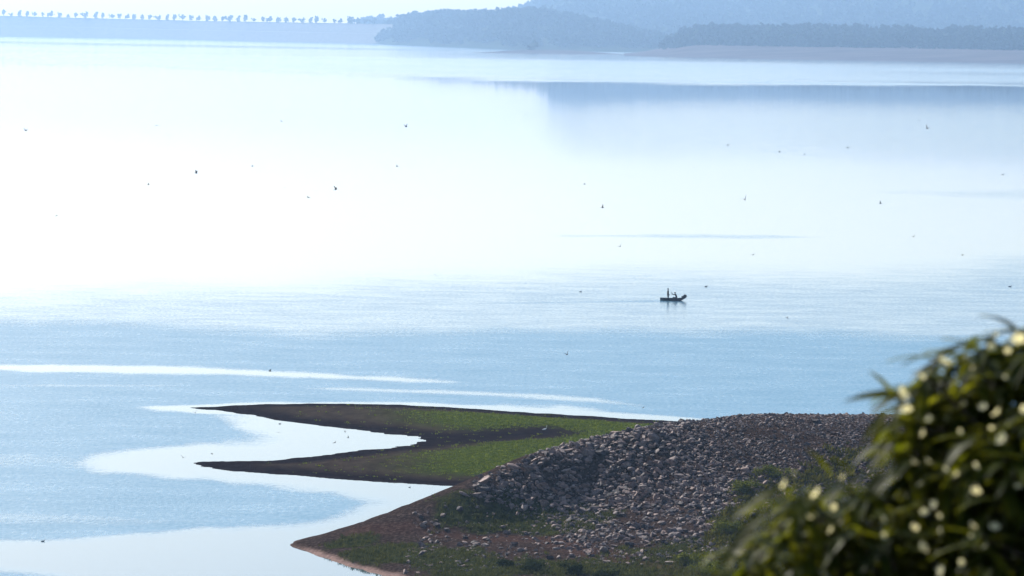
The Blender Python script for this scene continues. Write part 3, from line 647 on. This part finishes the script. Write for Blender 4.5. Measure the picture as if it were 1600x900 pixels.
def joints(pel, up, armL, armR, legL, legR):
    pel = np.array(pel, float); up = np.array(up, float); up /= np.linalg.norm(up); J = {}
    A = lambda k, p, r: J.__setitem__(k, (tuple(p), r))
    A('pelvis', pel, (.13, .15)); A('waist', pel + up * .18, (.11, .13)); ch = pel + up * .42; A('chest', ch, (.12, .16)); nk = ch + up * .14; A('neck', nk, .055)
    A('jaw', nk + up * .08 + [.01, 0, 0], .06); A('skull', nk + up * .17, (.088, .076)); A('crown', nk + up * .24, .06); A('nose', nk + up * .12 + [.10, 0, 0], .016)
    for s, sg, arm, leg in (('l', 1, armL, legL), ('r', -1, armR, legR)):
        sh_ = ch + up * .06 + [0, sg * .19, 0]; A('sh' + s, sh_, .06); el, wr = np.array(arm[0], float), np.array(arm[1], float); A('el' + s, el, .043); A('wr' + s, wr, .028)
        d = (wr - el) / np.linalg.norm(wr - el); A('palm' + s, wr + d * .07, (.035, .018)); side = np.cross(d, [0, 1, 0.01]); side /= np.linalg.norm(side)
        for k in range(4): A(f'f{k}{s}', wr + d * (.15 + .012 * (k in (1, 2))) + side * (k - 1.5) * .021, .009)
        A('th' + s, wr + d * .06 + side * -.055, .011)
        A('hip' + s, pel + [0, sg * .09, -.06], .09); A('kn' + s, leg[0], .06); A('an' + s, leg[1], .042); A('toe' + s, np.array(leg[1]) + [.15, 0, -.05], .032)
    return J
def boat_pt(dx, dy, dz): c_, s_ = math.cos(R(-4)), math.sin(R(-4)); return (bp[0] + c_ * dx - s_ * dy, bp[1] + s_ * dx + c_ * dy, dz)
J1 = joints((0, 0, .93), (.02, 0, 1), [(.03, .25, 1.12), (.12, .22, .88)], [(.03, -.25, 1.12), (.12, -.22, .88)], [(.03, .10, .50), (0, .11, .08)], [(.04, -.10, .50), (0, -.11, .08)])
person(boat_pt(-.35, 0, .05), R(6), J1, 'slim person standing upright in dark clothes in the fishing boat')
J2 = joints((0, 0, .14), (.30, 0, 1), [(.40, .26, .62), (.62, .16, .88)], [(.36, -.25, .52), (.58, -.16, .66)], [(.44, .16, .18), (.42, .15, -.20)], [(.44, -.16, .18), (.42, -.15, -.20)])
person(boat_pt(1.02, 0, .32), R(180), J2, 'person in dark clothes seated near the bow with arms raised')
v, f = ico(3); v = v * [.46, .26, .23]; v = v * (1 + .22 * fbm(v[:, 0] * 3 + v[:, 2] * 5, v[:, 1] * 4, .7, 3, 5))[:, None]; v[:, 2] += .08 * np.sin(v[:, 0] * 9)
o = mesh_np('fishing_net', v, f, m_net, True); o.location = boat_pt(2.18, 0, .68); o.rotation_euler = (0, R(-14), 0); tag(o, 'dark heap of folded net lying on the raised bow', 'net')

# ------------------------------------------------------------------ birds
m_bird, t, b = mat('dark_plumage', (.025, .022, .022), .8, .15); t.links.new(ramp(t, noise(t, 20, 3), [(.3, (.015, .014, .015)), (.7, (.045, .04, .038))]), b.inputs['Base Color'])
m_egret, t, b = mat('white_plumage', (.8, .8, .78), .8, .2); t.links.new(ramp(t, noise(t, 20, 3), [(.3, (.72, .72, .70)), (.7, (.84, .84, .82))]), b.inputs['Base Color'])
def bird_mesh(flap):
    pts = np.array([(-.14, 0, 0), (-.09, 0, 0), (-.02, 0, -.004), (.05, 0, 0), (.085, 0, .008), (.105, 0, .010), (.13, 0, .006)]); rad = [.004, .014, .026, .022, .016, .015, .002]
    parts = [tube(pts, rad, 8)]
    for s in (1, -1):
        sec = []
        for k in range(6):
            u = k / 5; ch = .075 * (1 - u ** 2 * .8); x0 = .045 - .07 * u * u; z0 = flap * (.11 * math.sin(u * 1.7)) ; yy = s * (.015 + .22 * u)
            sec += [(x0, yy, z0 + .002), (x0 - ch * .4, yy, z0 + .006), (x0 - ch, yy, z0), (x0 - ch * .4, yy, z0 - .003)]
        f = []
        for k in range(5):
            for m_ in range(4): f.append((k * 4 + m_, k * 4 + (m_ + 1) % 4, k * 4 + 4 + (m_ + 1) % 4, k * 4 + 4 + m_))
        parts.append((np.array(sec), np.array(f)))
    parts.append((np.array([(-.12, -.012, 0), (-.12, .012, 0), (-.20, .035, .001), (-.20, -.035, .001)]), np.array([(0, 1, 2, 3)])))
    return merge(parts)
BM = []
for k, fl in enumerate((1.2, -.8, .4, 1.7)):
    v, f = bird_mesh(fl); me = bpy.data.meshes.new('bird'); me.from_pydata(v.tolist(), [], f.tolist()); me.materials.append(m_bird); me.polygons.foreach_set('use_smooth', [True] * len(f)); BM.append(me)
BIRDS = [
 (40.5, 204, 1, 'over the pale water at the far left'), (243.7, 196, 1, 'highest in the left part of the white water'), (262.6, 212, .7, 'just below right of the highest left bird'),
 (306.5, 270.5, .9, 'over the white water left of centre, darker than its neighbours'), (394, 260, .6, 'faint, between the two left groups over white water'), (445.5, 293, .55, 'faint, left of the pair over white water'),
 (482, 308.6, 1, 'lower one of the pair left of centre'), (524.8, 296, .95, 'upper right one of the pair left of centre'), (232, 288.7, .5, 'faint, low left below the highest left bird'),
 (88.4, 336.3, .65, 'alone low over the white water at left'), (440, 189.5, .45, 'faint, high left of centre below the dam trees'), (634.5, 198, .85, 'high over the brightest water, centre left'),
 (620.3, 260.4, .65, 'faint, below the high centre left bird'), (821, 179, .5, 'faint, left of where the hill reflection begins'), (913.6, 287.7, .5, 'faint, over white water above the centre pair'),
 (941.6, 324.5, .85, 'over white water above the grey streak'), (969, 385, .9, 'just below the grey streak, above the boat'), (679.7, 429, .55, 'faint, low over the white water left of the boat'),
 (1084, 262, .7, 'over white water straight above the boat'), (1164, 312, 1.15, 'largest and darkest right of centre over white water'), (1217.7, 237.7, .65, 'left one of a faint pair below the hill reflection'),
 (1256.7, 240.7, .6, 'right one of a faint pair below the hill reflection'), (1325, 231, .7, 'wings level, at the lower edge of the hill reflection'), (1449, 200.7, .95, 'dark, against the blue hill reflection at right'),
 (1437, 189, .5, 'tiny, just above the dark bird in the hill reflection'), (1137, 226, .5, 'very faint, below the left end of the hill reflection'), (1566.7, 273, .75, 'near the right edge over grey white water'),
 (1375.7, 318, .8, 'over white water in the right part'), (1427.7, 370, .75, 'below the bird in the right part, above the bush'), (1504, 398, .7, 'low over water high above the bush'),
 (1177, 398, .95, 'dark, below the right end of the grey streak'), (886, 554, 1.05, 'dark with raised wing over blue water, centre bottom'), (422, 580, .9, 'over the left pale band across the water'),
 (1230, 496, .6, 'faint, over blue water right of the boat'), (1005, 637, .5, 'tiny, just above the far edge of the green spit'), (305, 645, .7, 'beside the thin tip of the upper spit arm'),
 (437, 663, .7, 'over the bay between the spit arms, near its left mouth'), (539, 673.5, .6, 'upper one inside the bay of the spit'), (523, 691.7, .7, 'lower left one inside the bay of the spit'),
 (544, 684, .55, 'lower right one inside the bay of the spit'), (286, 715, .8, 'off the dark tip of the lower spit arm'), (331, 708.5, .45, 'tiny, above the dark tip of the lower spit arm'), (435, 676, .45, 'tiny, under the bay mouth bird')]
for k, (a, b_, s, lab) in enumerate(BIRDS):
    low = b_ > 500; D = min(random.uniform(300, 360) if not low else random.uniform(300, 330), H * FPX / (b_ - yh(a)) * .93)
    q = PD(a, b_, D); o = bpy.data.objects.new('bird', BM[k % 4]); COL.objects.link(o); o.location = q
    sc = 1.35 * max(s, .62); o.scale = (sc,) * 3; o.rotation_euler = (random.uniform(-.6, .6), random.uniform(-.3, .3), random.uniform(0, 6.28))
    tag(o, 'small dark bird in flight, ' + lab, 'bird', 'birds flying low over the lake')
def duck(px_, py_, L, lab):
    q = P(px_, py_); V, F = merge([tube([(-.5, 0, .12), (-.38, 0, .10), (-.1, 0, .05), (.18, 0, .06), (.36, 0, .10), (.42, 0, .12)], [.01, .09, .17, .16, .08, .01], 10), tube([(.27, 0, .10), (.36, 0, .26), (.40, 0, .36), (.47, 0, .38), (.62, 0, .345)], [.09, .055, .075, .065, .012], 8)])
    o = mesh_np('water_bird', V * L, F, m_bird, True); o.location = tuple(q); o.rotation_euler = (0, 0, random.choice([.4, 2.8, -.3])); tag(o, lab, 'bird', 'dark birds sitting on the water')
duck(67, 846, .32, 'black bird sitting on the calm water in the lower left corner')
duck(1578, 448, .55, 'dark bird sitting on the water at the right edge above the bush')
duck(1103, 448, .55, 'dark bird sitting on the water just right of the boat')
duck(907, 456, .45, 'dark bird sitting on the water left of the boat')
duck(640, 761.5, .22, 'small bird on white water below the lower arm of the spit')
q = P(851, 677, .35); q[2] = float(gz(q[0], q[1])[0])
eg = empty('egret', tuple(q)); eg.scale = (.85, .85, .85)
v, f = merge([tube([(-.32, 0, .34), (-.2, 0, .38), (0, 0, .42), (.14, 0, .47), (.2, 0, .52)], [.008, .05, .085, .06, .03], 10), tube([(.17, 0, .49), (.25, 0, .62), (.2, 0, .74), (.25, 0, .82), (.30, 0, .83)], [.035, .022, .018, .028, .014], 8)])
mesh_np('body', v, f, m_egret, True, eg)
v, f = tube([(.29, 0, .83), (.36, 0, .82), (.42, 0, .805)], [.012, .007, .001], 6); mesh_np('beak', v, f, m_bird, True, eg)
for s in (.03, -.03): v, f = tube([(0, s, .38), (-.04, s, .2), (0, s, -.02)], [.012, .007, .007], 6); mesh_np('leg', v, f, m_bird, True, eg)
tag(eg, 'white egret standing on the dark mud between the green strips', 'bird')

# ------------------------------------------------------------------ flowering bush beside the camera
m_leaf, t, b = mat('glossy_leaf', (.03, .05, .01), .5, .06)
lc = ramp(t, noise(t, 7, 3), [(.3, (.007, .013, .002)), (.55, (.024, .038, .003)), (.75, (.085, .092, .008))]); t.links.new(lc, b.inputs['Base Color'])
tr = t.nodes.new('ShaderNodeBsdfTranslucent'); ms = t.nodes.new('ShaderNodeMixShader'); ms.inputs[0].default_value = .42; t.links.new(ramp(t, noise(t, 7, 3), [(.3, (.075, .10, .004)), (.7, (.27, .27, .014))]), tr.inputs[0])
t.links.new(b.outputs[0], ms.inputs[1]); t.links.new(tr.outputs[0], ms.inputs[2]); t.links.new(ms.outputs[0], t.nodes['Material Output'].inputs[0])
m_fl, t, b = mat('cream_petal', (.8, .76, .5), .6, .2); tr = t.nodes.new('ShaderNodeBsdfTranslucent'); tr.inputs[0].default_value = (.85, .78, .42, 1); ms = t.nodes.new('ShaderNodeMixShader'); ms.inputs[0].default_value = .5; t.links.new(b.outputs[0], ms.inputs[1]); t.links.new(tr.outputs[0], ms.inputs[2]); t.links.new(ms.outputs[0], t.nodes['Material Output'].inputs[0]); t.links.new(ramp(t, noise(t, 30, 3), [(.3, (.72, .68, .34)), (.7, (.82, .80, .60))]), b.inputs['Base Color'])
BD = 9.0; pm = BD / FPX
def leaf_t(seed):
    r = np.random.default_rng(seed); V = []; n = 8; dr = r.uniform(.25, .75)
    for i in range(n):
        u = i / (n - 1); wd = .115 * math.sin(math.pi * min(u * .93 + .05, 1)) ** .8 * (1 - .25 * u); z = -dr * u * u; x0 = u * (1 - .25 * dr * u)
        V += [(x0, -wd, z + .03), (x0, 0, z), (x0, wd, z + .03)]
    return np.array(V), grid_faces(n, 3)
LT = [leaf_t(s) for s in range(6)]
OUT = [(1620, 500), (1560, 518), (1500, 536), (1455, 560), (1430, 592), (1390, 612), (1400, 650), (1405, 700), (1390, 735), (1330, 738), (1250, 742), (1210, 775), (1165, 835), (1120, 880), (1090, 920), (1060, 1040), (1500, 1100), (2050, 1060), (2150, 850), (2050, 620), (1850, 500), (1720, 478)]
cand = np.c_[rng.uniform(1060, 2150, 4000), rng.uniform(478, 1090, 4000)]
sdb = poly_sd(cand[:, 0], cand[:, 1], OUT); cand = cand[(sdb > 9)]; sdb = sdb[sdb > 9]
shoots = []
for (a, b_), s in zip(cand, sdb):
    if a < 1400 - .25 * (b_ - 740) and rng.random() < .75: continue
    if any((a - q[0]) ** 2 + (b_ - q[1]) ** 2 < 18 ** 2 for q in shoots[-2000:]): continue
    shoots.append((a, b_, s))
base = np.array([1.75, BD + .5, 0]); base[2] = float(gz(base[0], base[1])[0])
bush = empty('flowering_bush', tuple(base)); tag(bush, 'dark leafy bush with cream flowers filling the lower right corner', 'bush')
LV = {k: [] for k in range(6)}; stems = []; tips = []
for (a, b_, s) in shoots:
    dp = rng.uniform(-1, 1) * min(.45, .10 + s / 500.)
    tip = PD(a, b_, BD + dp); tips.append((a, b_, s, dp, tip)); 
    main = rng.uniform(0, 6.28); lean = np.array([-.25 * sst(200, 0, s), -.15, 0])
    for k in range(rng.integers(10, 15)):
        g = main + k * 2.4; el = rng.uniform(-.5, .75); d = np.array([math.cos(g) * math.cos(el), math.sin(g) * math.cos(el), math.sin(el)]) + lean; d /= np.linalg.norm(d)
        y_ = np.cross([0, 0, 1], d); y_ /= np.linalg.norm(y_); z_ = np.cross(d, y_); L = rng.uniform(.070, .140)
        LV[rng.integers(0, 6)].append((tip + [0, 0, -.012 * (k % 4)], np.stack([d, y_, z_], 1), np.array([L, L * 1.15, L])))
def hand_leaf(a, b_, a2, b2, D, wd=1.0):
    p0, p1 = PD(a, b_, D), PD(a2, b2, D - .02); d = p1 - p0; L = np.linalg.norm(d); d /= L; y_ = np.cross([0, -.5, 1], d); y_ /= np.linalg.norm(y_); z_ = np.cross(d, y_)
    LV[0].append((p0, np.stack([d, y_, z_], 1), np.array([L, L * wd * .9, L * .5])))
for h_ in [(1432, 622, 1312, 596), (1420, 615, 1345, 632), (1400, 625, 1368, 566), (1392, 640, 1330, 690), (1385, 655, 1352, 700), (1470, 560, 1418, 590), (1500, 540, 1440, 560), (1215, 770, 1120, 800), (1235, 760, 1160, 770), (1200, 800, 1120, 850), (1180, 830, 1100, 880), (1300, 745, 1270, 690), (1330, 740, 1300, 700)]: hand_leaf(*h_, BD - .1)
parts = []
for k, l in LV.items():
    if l: parts.append(instance(*LT[k], np.array([q[0] for q in l]), np.array([q[1] for q in l]), np.array([q[2] for q in l])))
V, F = merge(parts); mesh_np('foliage', V - base, F, m_leaf, True, bush)
hubs = [np.array([1.75 + dx, BD + .3 + dy, 40.6 + dz]) - base for dx, dy, dz in [(-.25, 0, .1), (.2, .1, .3), (-.05, -.1, .5), (.45, 0, .2), (-.6, -.1, .0)]]
st = [tube([(0, 0, -.1), h * .5 + [.03, 0, 0], h], [.045, .035, .022], 7) for h in hubs]
for (a, b_, s, dp, tip) in tips:
    q = tip - base; h = min(hubs, key=lambda u: np.linalg.norm(u - q)); st.append(tube([h, (h + q) / 2 + [0, 0, -.04], q], [.010, .007, .004], 5))
V, F = merge(st); mesh_np('stem', V, F, m_bark, True, bush)
def flower_mesh():
    parts = []
    for k in range(5):
        g = 2 * math.pi * k / 5; V = []
        for i in range(5):
            u = i / 4; wd = .42 * math.sin(math.pi * (u * .8 + .12)); x0 = .12 + .9 * u; z0 = .35 * u * u
            for sgn in (-1, 0, 1): V.append((math.cos(g) * x0 - math.sin(g) * wd * sgn, math.sin(g) * x0 + math.cos(g) * wd * sgn, z0 + .06 * abs(sgn)))
        parts.append((np.array(V), grid_faces(5, 3)))
    parts.append(tube([(0, 0, -.6), (0, 0, -.2), (0, 0, .05), (0, 0, .2)], [.05, .10, .16, .08], 8))
    return merge(parts)
fv, ff = flower_mesh(); fm = bpy.data.meshes.new('flower'); fm.from_pydata(fv.tolist(), [], ff.tolist()); fm.materials.append(m_fl); fm.polygons.foreach_set('use_smooth', [True] * len(ff))
FLW = [(1557, 523, .9), (1592, 531, 1.3), (1550, 543, .9), (1575, 548, .6), (1474, 565, 1.0), (1508, 558, .6), (1409, 617, 1.5), (1416, 641, .9), (1440, 588, .7), (1520, 575, .6), (1506, 630, .9), (1536, 636, .9), (1558, 645, 1.1), (1452, 655, 1.0), (1443, 677, 1.2), (1500, 675, .9), (1566, 685, 1.1), (1549, 669, .7),
       (1428, 722, .8), (1450, 721, 1.3), (1478, 735, 1.0), (1495, 741, .8), (1524, 729, 1.0), (1524, 768, 1.0), (1460, 788, 1.0), (1444, 801, .8), (1467, 807, 1.0), (1380, 812, 1.2), (1428, 825, 1.3), (1468, 830, 1.2), (1519, 822, .9), (1554, 824, 1.2), (1518, 838, .7), (1540, 853, 1.1), (1441, 856, 1.2), (1502, 880, .7), (1470, 890, .8), (1469, 898, .9),
       (1226, 757, 1.1), (1241, 741, .7), (1276, 772, 1.4), (1303, 793, .9), (1264, 808, .9), (1299, 828, 1.5), (1317, 746, .6), (1380, 838, .7), (1590, 760, .8), (1585, 870, .7), (1570, 590, .6), (1600, 640, .9), (1640, 560, 1.1), (1670, 650, 1), (1700, 720, 1.1), (1650, 800, 1), (1730, 590, 1), (1780, 680, 1)]
for (a, b_, s) in FLW:
    o = bpy.data.objects.new('flower', fm); COL.objects.link(o); o.parent = bush; q = PD(a, b_, BD - .50 if a > 1400 else BD - .3) - base
    o.location = q; sc = .0108 * s * random.uniform(.65, 1.2); o.scale = (sc * random.uniform(.8, 1.4), sc, sc); o.rotation_euler = (random.uniform(.5, 1.3), random.uniform(-.5, .5), random.uniform(0, 6.28))

# ------------------------------------------------------------------ haze
v, f = box(-9000, 9000, -450, 14500, -8, 330)
m = bpy.data.materials.new('haze_air'); m.use_nodes = True; t = m.node_tree
for n_ in list(t.nodes):
    if n_.type == 'BSDF_PRINCIPLED': t.nodes.remove(n_)
pv = t.nodes.new('ShaderNodeVolumePrincipled'); pv.inputs['Color'].default_value = (.40, .64, 1.0, 1); pv.inputs['Density'].default_value = 0.95e-4; pv.inputs['Anisotropy'].default_value = .45
t.links.new(pv.outputs[0], t.nodes['Material Output'].inputs['Volume'])
o = mesh_np('haze', v, f, m); tag(o, 'thin blue haze hanging over the whole lake', 'haze', kind='stuff')
